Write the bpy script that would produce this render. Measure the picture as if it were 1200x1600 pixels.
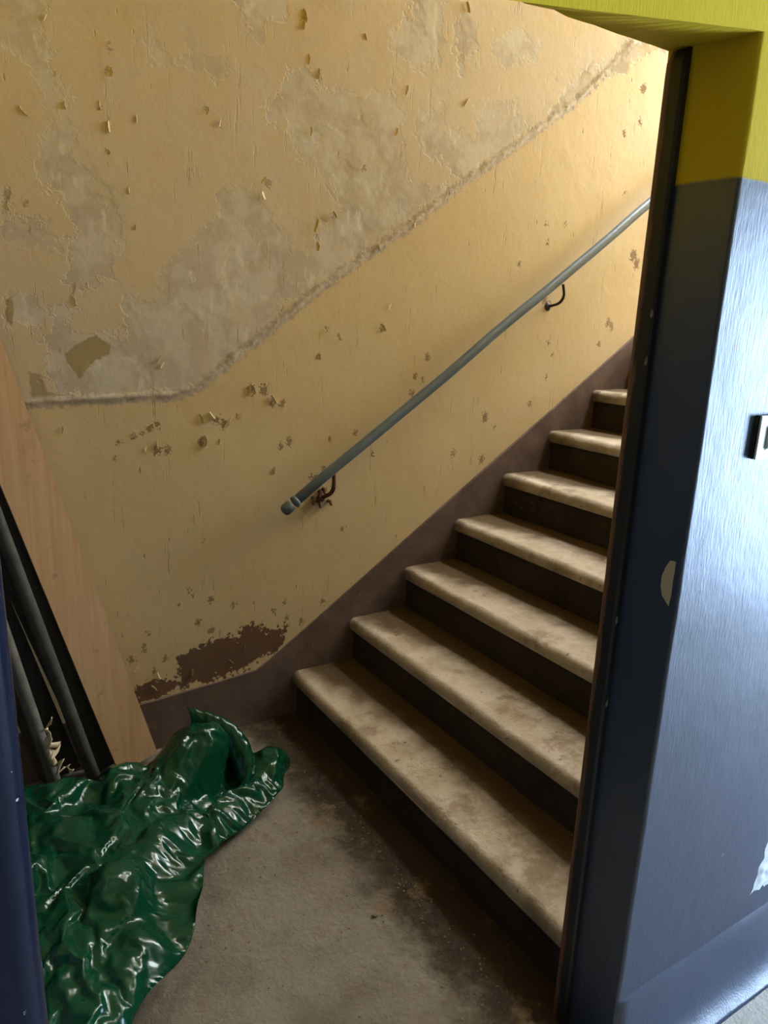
import bpy, bmesh, math, random
import numpy as np
from mathutils import Vector, Matrix, Euler, noise
from mathutils.bvhtree import BVHTree

for o in list(bpy.data.objects):
    bpy.data.objects.remove(o)
scene = bpy.context.scene
col = scene.collection
random.seed(7)
rng = np.random.default_rng(11)

# ------------------------------------------------------------------ camera
# world: X along the stair (right = up the flight), Y towards the far wall, Z up; metres
FPX, YAW, PITCH, ROLL, EYE = 1143.595, math.radians(32.552), math.radians(14.804), math.radians(2.143), 1.548
_f = Vector((math.sin(YAW)*math.cos(PITCH), math.cos(YAW)*math.cos(PITCH), -math.sin(PITCH)))
_r0 = Vector((math.cos(YAW), -math.sin(YAW), 0)); _u0 = _r0.cross(_f)
_r = _r0*math.cos(ROLL) + _u0*math.sin(ROLL)
_u = -_r0*math.sin(ROLL) + _u0*math.cos(ROLL)
CAM = Vector((0, 0, EYE))
cd = bpy.data.cameras.new('camera'); cam = bpy.data.objects.new('camera', cd); col.objects.link(cam)
m = Matrix((_r, _u, -_f)).transposed().to_4x4(); m.translation = CAM
cam.matrix_world = m
cd.sensor_fit = 'AUTO'; cd.sensor_width = 36; cd.lens = FPX/1600*36; cd.clip_start = 0.02
scene.camera = cam

def ray(x, y): return _f + _r*((x-600)/FPX) - _u*((y-800)/FPX)
def onY(x, y, Y): d = ray(x, y); return CAM + d*(Y/d.y)
def onX(x, y, X): d = ray(x, y); return CAM + d*(X/d.x)
def onZ(x, y, Z): d = ray(x, y); return CAM + d*((Z-EYE)/d.z)

# ------------------------------------------------------------------ light
scene.view_settings.view_transform = 'Standard'
scene.view_settings.look = 'None'
scene.view_settings.gamma = 1
scene.view_settings.use_curve_mapping = False
scene.view_settings.exposure = 0.0
w = bpy.data.worlds.new('sky'); scene.world = w; w.use_nodes = True
w.node_tree.nodes['Background'].inputs[0].default_value = (.62, .76, 1, 1)
w.node_tree.nodes['Background'].inputs[1].default_value = 1.0

def area(name, loc, direction, sx, sy, watts, colour):
    l = bpy.data.lights.new(name, 'AREA'); l.shape = 'RECTANGLE'; l.size = sx; l.size_y = sy
    l.energy = watts; l.color = colour
    o = bpy.data.objects.new(name, l); col.objects.link(o); o.location = loc
    o.rotation_euler = Vector(direction).to_track_quat('-Z', 'Y').to_euler()
    return o
# daylight entering by the window above the half landing
area('daylight_stair_window', (6.37, 1.66, 3.85), (-1, 0, 0), 1.36, 1.8, 325, (.89, .965, 1))
# added, unseen skylight that whitens the upper end of the far wall
area('added_stair_skylight', (4.2, 1.66, 6.98), (0, 0, -1), 1.06, 1.3, 950, (.89, .965, 1))
# daylight entering by the hall window (right of the camera)
area('daylight_hall_window', (4.17, -0.95, 1.15), (-1, 0, 0), 1.4, 2.0, 370, (.50, .70, 1))

# ------------------------------------------------------------------ node helpers
class NT:
    def __init__(s, name, rough=.7, spec=.4):
        s.m = bpy.data.materials.new(name); s.m.use_nodes = True
        s.t = s.m.node_tree; s.n = s.t.nodes; s.l = s.t.links
        s.b = s.n['Principled BSDF']
        s.b.inputs['Roughness'].default_value = rough
        s.b.inputs['Specular IOR Level'].default_value = spec
        s.tc = s.n.new('ShaderNodeTexCoord')
    def put(s, sock, v):
        if v is None: return
        if isinstance(v, bpy.types.NodeSocket): s.l.new(v, sock)
        elif isinstance(v, (tuple, list)) and len(v) == 3 and sock.type == 'RGBA': sock.default_value = (*v, 1)
        else: sock.default_value = v
    def pos(s, scale=(1, 1, 1)):
        mp = s.n.new('ShaderNodeMapping'); s.l.new(s.tc.outputs['Object'], mp.inputs[0])
        mp.inputs['Scale'].default_value = scale
        return mp.outputs[0]
    def noise(s, scale, detail=4, rough=.55, vec=None, dist=0.0):
        n = s.n.new('ShaderNodeTexNoise'); s.put(n.inputs['Vector'], vec or s.tc.outputs['Object'])
        n.inputs['Scale'].default_value = scale; n.inputs['Detail'].default_value = detail
        n.inputs['Roughness'].default_value = rough; n.inputs['Distortion'].default_value = dist
        return n.outputs[0]
    def voro(s, scale, vec=None, feature='F1', out='Distance'):
        n = s.n.new('ShaderNodeTexVoronoi'); s.put(n.inputs['Vector'], vec or s.tc.outputs['Object'])
        n.feature = feature; n.inputs['Scale'].default_value = scale
        return n.outputs[out]
    def math(s, op, a, b=0.0, c=0.0):
        n = s.n.new('ShaderNodeMath'); n.operation = op
        for i, v in enumerate((a, b, c)): s.put(n.inputs[i], v)
        return n.outputs[0]
    def ramp(s, v, a, b, lo=0.0, hi=1.0):
        n = s.n.new('ShaderNodeMapRange'); n.interpolation_type = 'SMOOTHSTEP'
        s.put(n.inputs[0], v); s.put(n.inputs[1], a); s.put(n.inputs[2], b); s.put(n.inputs[3], lo); s.put(n.inputs[4], hi)
        return n.outputs[0]
    def mix(s, f, a, b):
        n = s.n.new('ShaderNodeMix'); n.data_type = 'RGBA'
        s.put(n.inputs[0], f); s.put(n.inputs[6], a); s.put(n.inputs[7], b)
        return n.outputs[2]
    def attr(s, name):
        n = s.n.new('ShaderNodeAttribute'); n.attribute_name = name; return n.outputs['Fac']
    def xyz(s):
        n = s.n.new('ShaderNodeSeparateXYZ'); s.l.new(s.tc.outputs['Object'], n.inputs[0]); return n.outputs
    def bump(s, h, strength=.4, dist=.01, prev=None):
        n = s.n.new('ShaderNodeBump'); n.inputs['Strength'].default_value = strength
        n.inputs['Distance'].default_value = dist; s.put(n.inputs['Height'], h)
        if prev is not None: s.l.new(prev, n.inputs['Normal'])
        return n.outputs[0]
    def done(s, colour=None, rough=None, normal=None):
        s.put(s.b.inputs['Base Color'], colour); s.put(s.b.inputs['Roughness'], rough)
        if normal is not None: s.l.new(normal, s.b.inputs['Normal'])
        return s.m

# ---- peeling yellow wall
def mat_far_wall():
    s = NT('peeling_yellow_paint', .55, .35)
    g, ch, br, ol, sc, ab = [s.attr(k) for k in ('sd_gray', 'sd_chip', 'sd_brown', 'sd_olive', 'sd_scar', 'above')]
    n1 = s.noise(14, 6, .6); n2 = s.noise(60, 5, .6); n3 = s.noise(3.0, 3); n4 = s.noise(5.5, 5, .6)
    nn = s.math('ADD', s.math('MULTIPLY', s.math('SUBTRACT', n1, .5), .15), s.math('MULTIPLY', s.math('SUBTRACT', n2, .5), .04))
    soft = s.ramp(s.noise(4, 3), .42, .58, .004, .028)
    nn = s.math('ADD', nn, s.math('MULTIPLY', s.math('SUBTRACT', s.noise(30, 5, .65), .5), .05))
    gm = s.ramp(s.math('ADD', g, nn), soft, s.math('MULTIPLY', soft, -1.0))
    edge = s.math('MULTIPLY', s.ramp(s.math('ADD', g, nn), .003, -.003), s.ramp(soft, .006, .02, 1, .25))
    rem = s.math('MULTIPLY', s.ramp(s.noise(11, 6, .65), .56, .62), .65)      # thin paint left on the plaster
    gm = s.math('MULTIPLY', gm, s.math('SUBTRACT', 1.0, rem))
    # extra small bare spots above the scar line
    ex = s.math('MULTIPLY', s.ramp(n4, .62, .65), s.ramp(ab, .02, .10))
    ex = s.math('MULTIPLY', ex, s.ramp(n2, .35, .5))
    gm = s.math('MAXIMUM', gm, s.math('MULTIPLY', ex, .55))
    # paint
    yel = s.mix(s.ramp(n3, .35, .65), (.62, .495, .31), (.60, .465, .285))
    up = s.mix(s.ramp(n4, .35, .62), (.585, .475, .34), (.585, .49, .38))
    paint = s.mix(s.ramp(ab, -.01, .03), yel, up)
    paint = s.mix(s.math('MULTIPLY', s.ramp(s.noise(1.6, 5, .65), .5, .75), .35), paint, (.48, .37, .22))
    # plaster, with whiter filler blotches
    pl = s.mix(s.ramp(s.noise(9, 6, .65), .42, .58), (.49, .425, .36), (.58, .53, .48))
    st = s.noise(16, 4, .6, s.pos((1.6, 1, .7)))
    pl = s.mix(s.math('MULTIPLY', s.ramp(st, .6, .68), .7), pl, (.69, .65, .59))
    colr = s.mix(gm, paint, pl)
    om = s.ramp(s.math('ADD', ol, s.math('MULTIPLY', s.math('SUBTRACT', n2, .5), .02)), .003, -.003)
    colr = s.mix(om, colr, (.36, .285, .165))
    # scar band
    sm = s.ramp(s.math('ADD', sc, s.math('MULTIPLY', s.math('SUBTRACT', n2, .5), .05)), .023, .011)
    colr = s.mix(sm, colr, s.mix(s.ramp(n2, .4, .6), (.40, .33, .28), (.53, .46, .40)))
    # chips down to the old brown coat
    cm = s.ramp(s.math('ADD', ch, s.math('MULTIPLY', s.math('SUBTRACT', s.noise(110, 4, .65), .5), .065)), .001, -.002)
    # scattered little nicks, elongated upwards
    vv = s.pos((46, 46, 17)); vd = s.voro(1, vv); vc = s.voro(1, vv, out='Color')
    sp = s.n.new('ShaderNodeSeparateColor'); s.l.new(vc, sp.inputs[0])
    nick = s.math('MULTIPLY', s.ramp(vd, .20, .12), s.ramp(sp.outputs[0], .92, .925))
    nick = s.math('MULTIPLY', nick, s.ramp(n1, .45, .55))
    cm = s.math('MAXIMUM', cm, s.math('MULTIPLY', nick, .8))
    # hairline vertical cracks
    cv = s.noise(1, 3, .6, s.pos((75, 75, 5)))
    crack = s.math('MULTIPLY', s.math('MULTIPLY', s.ramp(cv, .62, .66), s.ramp(cv, .72, .68)), s.ramp(s.noise(7, 3), .5, .62))
    bm = s.ramp(s.math('ADD', br, s.math('ADD', s.math('MULTIPLY', nn, .8), s.math('MULTIPLY', s.math('SUBTRACT', n2, .5), .05))), .003, -.003)
    chipc = s.mix(n2, (.24, .145, .075), (.34, .24, .14))
    chipc = s.mix(s.ramp(ab, 0, .05), chipc, (.40, .31, .20))
    colr = s.mix(cm, colr, chipc)
    colr = s.mix(s.math('MULTIPLY', crack, .55), colr, (.34, .23, .11))
    colr = s.mix(bm, colr, s.mix(n1, (.10, .052, .034), (.20, .115, .075)))
    # relief: paint stands proud of everything that is bare
    bare = s.math('MAXIMUM', s.math('MAXIMUM', edge, cm), s.math('MAXIMUM', bm, s.math('MULTIPLY', crack, .6)))
    nb = s.bump(s.math('SUBTRACT', 1.0, bare), .38, .003)
    nb = s.bump(n2, .10, .005, nb)
    nb = s.bump(s.noise(7, 4), .10, .03, nb)
    return s.done(colr, s.ramp(bare, 0, 1, .48, .9), nb)

def mat_dado():
    # glossy slate oil paint up to 1.78 m, mustard above
    s = NT('slate_and_mustard_oil_paint', .3, .8)
    x, y, z = s.xyz()
    n = s.noise(4, 3); fine = s.noise(60, 4)
    hi = s.ramp(s.math('ADD', z, s.math('MULTIPLY', s.math('SUBTRACT', s.noise(9, 3), .5), .012)), 1.776, 1.782)
    slate = s.mix(n, (.017, .028, .060), (.022, .034, .068))
    must = s.mix(n, (.50, .352, .014), (.55, .39, .022))
    must = s.mix(s.ramp(s.noise(22, 5, .6), .66, .72), must, (.44, .32, .05))
    colr = s.mix(hi, slate, must)
    chip = s.math('MULTIPLY', s.ramp(s.noise(34, 5, .6), .73, .75), .8)
    colr = s.mix(s.math('MULTIPLY', chip, s.ramp(z, .6, .1)), colr, (.35, .38, .42))
    brush = s.noise(1, 4, .6, s.pos((260, 260, 40)))
    nb = s.bump(brush, .26, .003)
    nb = s.bump(s.noise(5, 3), .14, .03, nb)
    rough = s.math('ADD', s.ramp(hi, 0, 1, .33, .6), s.math('MULTIPLY', s.noise(12, 4), .12))
    s.l.new(s.ramp(hi, 0, 1, .9, .1), s.b.inputs['Specular IOR Level'])
    return s.done(colr, rough, nb)

def mat_concrete(name, base, light, dirt, dirt_lo=.52, dirt_hi=.66, wear_shade=False):
    s = NT(name, .85, .25)
    n = s.noise(7, 6, .65); n2 = s.noise(45, 5, .65); n3 = s.noise(160, 3)
    c = s.mix(s.ramp(n, .35, .65), base, light)
    c = s.mix(s.math('MULTIPLY', s.ramp(s.noise(5, 6, .7), dirt_lo, dirt_hi), .75), c, dirt)
    if wear_shade:
        wv = s.attr('wear_shade')
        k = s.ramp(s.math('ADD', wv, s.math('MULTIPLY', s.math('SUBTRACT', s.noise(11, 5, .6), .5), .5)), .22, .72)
        c = s.mix(k, c, (.085, .052, .024))  # leftover brown at the back, darkened to paint in the riser's shade
    spots = s.ramp(s.noise(38, 4, .6), .66, .70)
    c = s.mix(s.math('MULTIPLY', spots, .7), c, (.10, .07, .045))
    c = s.mix(s.math('MULTIPLY', s.ramp(n2, .55, .75), .35), c, dirt)
    nb = s.bump(n2, .45, .008); nb = s.bump(n3, .3, .003, nb)
    return s.done(c, None, nb)

def mat_floor():
    s = NT('worn_concrete_floor', .8, .3)
    x, y, z = s.xyz()
    n = s.noise(5, 6, .65); n2 = s.noise(55, 5, .65)
    c = s.mix(s.ramp(n, .35, .65), (.125, .100, .077), (.175, .148, .120))
    rgh = s.ramp(s.math('ADD', s.noise(3.5, 4), s.math('MULTIPLY', n2, .25)), .55, .72)
    c = s.mix(s.math('MULTIPLY', rgh, .6), c, (.215, .188, .158))
    # brown dirt against the first riser, blackened to paint in the step's shadow
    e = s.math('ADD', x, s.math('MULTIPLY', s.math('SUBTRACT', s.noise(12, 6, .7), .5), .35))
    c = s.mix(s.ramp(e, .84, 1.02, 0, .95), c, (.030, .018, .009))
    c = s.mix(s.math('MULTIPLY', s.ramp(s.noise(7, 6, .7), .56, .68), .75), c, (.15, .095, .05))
    sp = s.ramp(s.noise(42, 3, .6), .66, .70)
    c = s.mix(s.math('MULTIPLY', sp, .75), c, (.11, .075, .045))
    nb = s.bump(n2, .6, .010); nb = s.bump(s.noise(17, 4), .3, .02, nb)
    return s.done(c, None, nb)

def mat_plain(name, c1, c2, rough=.6, spec=.4, scale=12, bump=.15, bdist=.004, stretch=(1, 1, 1), detail=4):
    s = NT(name, rough, spec)
    n = s.noise(scale, detail, .6, s.pos(stretch))
    return s.done(s.mix(s.ramp(n, .3, .7), c1, c2), None, s.bump(n, bump, bdist))

def mat_skirt():
    s = NT('brown_skirting_paint', .5, .4)
    n = s.noise(9, 6, .65)
    c = s.mix(s.ramp(n, .35, .65), (.10, .068, .062), (.15, .105, .098))
    c = s.mix(s.math('MULTIPLY', s.ramp(s.noise(24, 5, .65), .62, .72), .6), c, (.26, .20, .17))
    return s.done(c, None, s.bump(n, .3, .01))

def mat_pipe():
    s = NT('grey_blue_painted_pipe', .42, .5)
    n = s.noise(18, 5, .6)
    c = s.mix(s.ramp(n, .35, .65), (.085, .115, .15), (.11, .145, .185))
    c = s.mix(s.ramp(s.noise(40, 4, .6), .68, .72), c, (.16, .07, .03))
    return s.done(c, None, s.bump(n, .3, .003))

def mat_frame():
    s = NT('black_frame_paint_worn_to_brown', .5, .4)
    x, y, z = s.xyz()
    n = s.noise(1, 5, .65, s.pos((40, 40, 9)))
    k = s.ramp(s.math('ADD', y, s.math('MULTIPLY', s.math('SUBTRACT', n, .5), .03)), .888, .893)
    c = s.mix(k, (.012, .012, .014), (.13, .062, .04))
    return s.done(c, None, s.bump(n, .4, .004))

def mat_wood():
    s = NT('pale_planed_board', .6, .3)
    g = s.noise(1, 5, .6, s.pos((60, 60, 2.2)), .4)
    c = s.mix(s.ramp(g, .3, .7), (.52, .325, .185), (.60, .39, .235))
    c = s.mix(s.math('MULTIPLY', s.ramp(s.noise(13, 5, .65), .60, .70), .6), c, (.34, .20, .11))
    return s.done(c, None, s.bump(g, .12, .003))

def mat_bag():
    s = NT('green_plastic_film', .17, .25)
    n = s.noise(6, 4)
    c = s.mix(n, (.0015, .030, .014), (.0025, .044, .019))
    nb = s.bump(s.noise(16, 2, .5, None, .6), .12, .012)
    s.b.inputs['Coat Weight'].default_value = 0
    s.b.inputs['Coat Roughness'].default_value = .12
    return s.done(c, None, nb)

M = {}
M['far'] = mat_far_wall(); M['dado'] = mat_dado(); M['floor'] = mat_floor()
M['tread'] = mat_concrete('worn_concrete_tread', (.355, .285, .21), (.455, .38, .305), (.20, .14, .085), wear_shade=True)
M['riser'] = mat_concrete('brown_painted_shaded_riser', (.028, .020, .015), (.042, .030, .022), (.018, .012, .008))  # brown paint, darkened to put the risers' shade into the colour
M['hallfloor'] = mat_concrete('hall_concrete', (.52, .49, .45), (.60, .57, .53), (.34, .29, .24))
M['skirt'] = mat_skirt(); M['pipe'] = mat_pipe(); M['frame'] = mat_frame(); M['wood'] = mat_wood(); M['bag'] = mat_bag()
def mat_navy():
    s = NT('navy_gloss_paint', .3, .2)
    n = s.noise(1, 4, .6, s.pos((90, 90, 9)))
    c = s.mix(n, (.004, .006, .014), (.007, .010, .021))
    c = s.mix(s.ramp(s.noise(55, 3), .72, .76), c, (.30, .32, .36))
    return s.done(c, s.ramp(s.noise(20, 4), .3, .7, .16, .28), s.bump(n, .25, .002))
M['navy'] = mat_navy()
M['plainwall'] = mat_plain('yellow_distemper', (.60, .44, .21), (.66, .50, .26), .8)
M['white'] = mat_plain('whitewash', (.72, .70, .66), (.80, .78, .74), .85)
M['flake'] = mat_plain('curled_paint', (.63, .46, .22), (.70, .54, .31), .6, bump=.2)
M['dark'] = mat_plain('dark_strip', (.020, .019, .018), (.035, .031, .028), .7, stretch=(8, 8, 1))
M['steel'] = mat_plain('dull_grey_pipe', (.08, .078, .07), (.125, .12, .108), .55, scale=20)
M['steel2'] = mat_plain('dark_grey_pipe', (.032, .033, .029), (.06, .06, .052), .55, scale=20)
M['rust'] = mat_plain('rusty_iron', (.07, .028, .014), (.16, .07, .03), .85, scale=45, bump=.5)
M['iron'] = mat_plain('dark_iron', (.03, .02, .016), (.07, .045, .03), .6, scale=30)
M['tape'] = mat_plain('dried_tape', (.40, .32, .22), (.52, .43, .31), .7, scale=20)
M['switch'] = mat_plain('grey_white_plastic', (.50, .55, .58), (.55, .60, .62), .4)
M['switchshade'] = mat_plain('shaded_plastic_edge', (.035, .028, .024), (.05, .04, .034), .5)  # pale plastic in truth; shade of the switch's side is painted in
M['chip'] = mat_plain('bare_plaster_chip', (.36, .32, .26), (.46, .42, .35), .85)
M['dullchip'] = mat_plain('dull_grey_chip', (.14, .13, .12), (.22, .20, .18), .8)
M['blister'] = mat_plain('pale_blistered_paint', (.55, .60, .68), (.70, .74, .80), .3, .6, scale=40)
M['crumb'] = mat_plain('plaster_crumb', (.13, .095, .06), (.20, .15, .10), .9)
M['winframe'] = mat_plain('white_window_paint', (.62, .62, .60), (.70, .70, .68), .5)

# ------------------------------------------------------------------ mesh helpers
def link(name, me, mat=None, parent=None, smooth=False):
    o = bpy.data.objects.new(name, me); col.objects.link(o)
    if mat is not None and not me.materials: me.materials.append(mat)
    if parent is not None: o.parent = parent
    if smooth:
        for pgn in me.polygons: pgn.use_smooth = True
    return o
def from_bm(name, bm, mat=None, parent=None, smooth=False):
    bmesh.ops.recalc_face_normals(bm, faces=bm.faces)
    me = bpy.data.meshes.new(name); bm.to_mesh(me); bm.free()
    return link(name, me, mat, parent, smooth)
def tag(o, label=None, cat=None, group=None, kind=None):
    for k, v in (('label', label), ('category', cat), ('group', group), ('kind', kind)):
        if v: o[k] = v
    return o
def empty(name, loc=(0, 0, 0)):
    o = bpy.data.objects.new(name, None); o.empty_display_size = .1; col.objects.link(o); o.location = loc; return o
def bm_box(bm, a, b):
    vs = [bm.verts.new((x, y, z)) for x in (a[0], b[0]) for y in (a[1], b[1]) for z in (a[2], b[2])]
    for f in ((0, 1, 3, 2), (4, 6, 7, 5), (0, 4, 5, 1), (2, 3, 7, 6), (0, 2, 6, 4), (1, 5, 7, 3)):
        bm.faces.new([vs[i] for i in f])
    return vs
def box(name, a, b, mat, parent=None, bevel=0.0, seg=2):
    bm = bmesh.new(); bm_box(bm, a, b)
    if bevel:
        bmesh.ops.bevel(bm, geom=bm.edges[:], offset=bevel, segments=seg, affect='EDGES', profile=.5)
    return from_bm(name, bm, mat, parent, bool(bevel) and seg > 2)
def prism(name, poly, y0, y1, mat, parent=None):
    """polygon in XZ extruded along Y"""
    bm = bmesh.new()
    A = [bm.verts.new((x, y0, z)) for x, z in poly]; B = [bm.verts.new((x, y1, z)) for x, z in poly]
    bm.faces.new(A); bm.faces.new(B[::-1])
    for i in range(len(poly)):
        j = (i+1) % len(poly); bm.faces.new((A[i], A[j], B[j], B[i]))
    return from_bm(name, bm, mat, parent)
def tube(bm, pts, rad, seg=20, cap=True, wob=0.0):
    pts = [Vector(p) for p in pts]; rings = []
    up = Vector((0, 1, 0))
    for i, p in enumerate(pts):
        t = (pts[min(i+1, len(pts)-1)] - pts[max(i-1, 0)]).normalized()
        a = t.cross(up)
        if a.length < 1e-4: a = t.cross(Vector((1, 0, 0)))
        a.normalize(); b = t.cross(a)
        r = rad[i] if isinstance(rad, (list, tuple)) else rad
        rings.append([bm.verts.new(p + (a*math.cos(q)+b*math.sin(q))*r*(1+wob*noise.noise(p*30+a*math.cos(q)))) for q in [2*math.pi*k/seg for k in range(seg)]])
    for A, B in zip(rings, rings[1:]):
        for k in range(seg): bm.faces.new((A[k], A[(k+1) % seg], B[(k+1) % seg], B[k]))
    if cap: bm.faces.new(rings[0][::-1]); bm.faces.new(rings[-1])

# ------------------------------------------------------------------ setting
D = 2.4205           # far wall
YO, YI = .748, .912  # outer and inner face of the doorway wall
XJ, XL = 1.104, .05  # right and left jamb
ZL = 1.976
RISE, GO, X0 = .18, .2554, 1.1344
NSTEP = 9
XE, ZC = 6.4, 4.95   # stairwell end wall and ceiling
XW = -.17            # stairwell left wall

S = lambda o, lab, cat: tag(o, lab, cat, kind='structure')

# far wall: a fine grid where the photograph sees it
def poly_sd(P, poly):
    poly = np.asarray(poly); d = np.full(len(P), 1e9); ins = np.zeros(len(P), bool)
    for i in range(len(poly)):
        a = poly[i]; b = poly[(i+1) % len(poly)]; e = b-a; w_ = P-a
        t = np.clip((w_@e)/max(e@e, 1e-12), 0, 1); q = w_-t[:, None]*e
        d = np.minimum(d, np.hypot(q[:, 0], q[:, 1]))
        c = ((a[1] <= P[:, 1]) != (b[1] <= P[:, 1]))
        with np.errstate(divide='ignore', invalid='ignore'):
            xi = a[0] + (P[:, 1]-a[1])/(b[1]-a[1])*e[0]
        ins ^= c & (P[:, 0] < xi)
    return np.where(ins, -d, d)
def line_d(P, pts):
    d = np.full(len(P), 1e9); side = np.zeros(len(P))
    for a, b in zip(pts, pts[1:]):
        e = b-a; w_ = P-a; t = np.clip((w_@e)/(e@e), 0, 1); q = w_-t[:, None]*e; k = np.hypot(q[:, 0], q[:, 1])
        s_ = np.sign(e[0]*w_[:, 1]-e[1]*w_[:, 0]); side = np.where(k < d, s_, side); d = np.minimum(d, k)
    return d, side
def W(pts): return np.array([[q.x, q.z] for q in (onY(x, y, D) for x, y in pts)])

GRAY = [
 [(-60, -40), (73, -40), (72, 30), (77, 67), (83, 83), (82, 110), (88, 130), (100, 147), (105, 180), (115, 200), (120, 227), (122, 253), (133, 280), (160, 290), (173, 307), (177, 333), (185, 353), (195, 375), (178, 400), (165, 425), (150, 440), (135, 445), (115, 450), (93, 447), (95, 425), (110, 395), (120, 370), (110, 345), (98, 320), (75, 305), (68, 280), (55, 265), (53, 237), (63, 217), (80, 197), (97, 182), (73, 163), (57, 133), (43, 103), (20, 80), (-60, 60)],
 [(193, 470), (215, 475), (240, 470), (245, 440), (260, 415), (290, 390), (320, 360), (340, 330), (345, 300), (375, 293), (410, 300), (415, 330), (430, 350), (445, 372), (458, 392), (490, 385), (495, 350), (520, 345), (530, 330), (520, 300), (500, 260), (470, 240), (455, 210), (440, 180), (440, 150), (470, 130), (510, 140), (560, 145), (615, 150), (632, 170), (630, 200), (625, 215), (632, 262), (645, 290), (700, 292), (735, 280), (700, 305), (640, 348), (600, 378), (560, 405), (500, 445), (440, 485), (400, 530), (365, 558), (320, 592), (290, 607), (250, 615), (150, 617), (90, 613), (70, 590), (63, 560), (75, 510), (90, 475), (110, 480), (110, 510), (150, 520), (170, 520), (193, 520)],
 [(645, -20), (693, -20), (690, 27), (693, 57), (690, 80), (683, 103), (657, 103), (640, 97), (617, 87), (608, 63), (613, 47), (633, 37), (643, 20)],
 [(710, 50), (720, 30), (740, 27), (747, 43), (747, 70), (733, 90), (723, 110), (713, 90), (708, 67)],
 [(770, 60), (787, 47), (800, 43), (830, 60), (845, 70), (833, 83), (810, 103), (780, 100), (770, 80)],
 [(650, 190), (660, 170), (690, 168), (697, 190), (700, 205), (725, 210), (742, 213), (745, 173), (770, 153), (800, 163), (815, 190), (830, 200), (800, 228), (760, 258), (735, 280), (715, 285), (690, 250), (660, 230), (650, 210)],
 [(860, 175), (880, 150), (900, 115), (940, 105), (965, 75), (985, 55), (1030, 65), (1040, 85), (1000, 90), (970, 115), (930, 140), (900, 160), (870, 180)],
 [(340, -20), (450, -20), (447, 20), (420, 35), (405, 65), (385, 45), (375, 20)],
 [(222, 65), (235, 45), (260, 85), (300, 85), (330, 88), (365, 105), (360, 120), (335, 130), (320, 110), (270, 108), (240, 100)],
 [(430, 150), (455, 110), (480, 105), (495, 130), (500, 150), (480, 180), (450, 195), (430, 190), (415, 175)],
 [(8, 470), (20, 455), (45, 443), (57, 455), (55, 480), (70, 500), (60, 530), (40, 510), (15, 505), (8, 490)],
 [(-20, 295), (15, 290), (20, 320), (8, 335), (-20, 330)],
 [(0, 345), (40, 350), (75, 345), (100, 365), (95, 395), (60, 385), (30, 390), (0, 375)],
]
BROWN = [[(205, 1098), (213, 1075), (233, 1067), (277, 1057), (280, 1030), (293, 1023), (320, 1007), (343, 1000), (360, 990), (370, 997), (387, 972), (405, 973), (420, 980), (443, 977), (448, 990), (433, 1013), (400, 1036), (360, 1052), (310, 1067), (250, 1090)]]
OLIVE = [[(102, 553), (115, 540), (150, 523), (172, 540), (170, 553), (145, 565), (125, 593), (115, 580), (103, 563)],
         [(8, 468), (20, 462), (22, 485), (18, 508), (8, 500)], [(45, 580), (63, 585), (75, 612), (120, 622), (50, 628)]]
SCAR = [(20, 634), (45, 630), (110, 626), (200, 622), (275, 618), (310, 603), (340, 582), (365, 560), (420, 518), (500, 450), (560, 408), (600, 380), (650, 345), (715, 292), (800, 232), (870, 180), (905, 155), (945, 115), (985, 72), (1040, 20)]
CHIPS = [(295, 922, 4), (301, 930, 3), (279, 943, 4), (329, 937, 7), (364, 945, 5), (309, 973, 7), (232, 991, 5), (224, 1014, 7), (258, 1030, 6), (205, 1030, 7), (240, 1050, 6), (330, 985, 7), (345, 1000, 5), (443, 940, 4), (427, 953, 4), (447, 965, 4), (470, 970, 6), (503, 940, 5), (318, 847, 3), (533, 827, 4), (810, 413, 4), (497, 557, 5), (512, 513, 4), (530, 528, 4), (598, 513, 4), (668, 558, 5), (648, 587, 5), (661, 594, 4), (643, 615, 6), (757, 652, 7), (772, 668, 3), (708, 708, 5), (412, 610, 10), (425, 630, 6), (440, 632, 6), (452, 690, 7), (438, 697, 6), (515, 686, 4), (555, 677, 4), (492, 748, 7), (505, 732, 5), (753, 718, 6), (581, 709, 4), (246, 664, 6), (234, 670, 8), (222, 677, 6), (208, 684, 4), (315, 692, 9), (338, 656, 8), (350, 662, 9), (392, 610, 9), (372, 652, 5), (245, 705, 9), (262, 704, 7), (185, 693, 4), (180, 717, 4), (170, 75, 5), (168, 112, 6), (157, 168, 3), (170, 195, 5), (165, 235, 3), (322, 172, 5), (345, 193, 4), (10, 308, 8), (40, 318, 6), (44, 360, 4), (473, 30, 4), (497, 117, 7), (418, 285, 7), (413, 308, 5), (522, 338, 5), (568, 264, 4), (632, 224, 4), (495, 370, 4), (855, 380, 4), (852, 350, 3), (882, 350, 3), (870, 122, 3), (976, 302, 3), (857, 478, 7), (850, 470, 6), (990, 400, 8), (995, 412, 6), (950, 505, 6), (955, 510, 5), (935, 538, 4), (505, 770, 9), (497, 779, 6), (486, 745, 5), (520, 757, 5), (855, 535, 3), (852, 590, 3), (828, 632, 4), (862, 555, 3), (1005, 138, 6), (1000, 190, 4), (975, 210, 4)]

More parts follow.
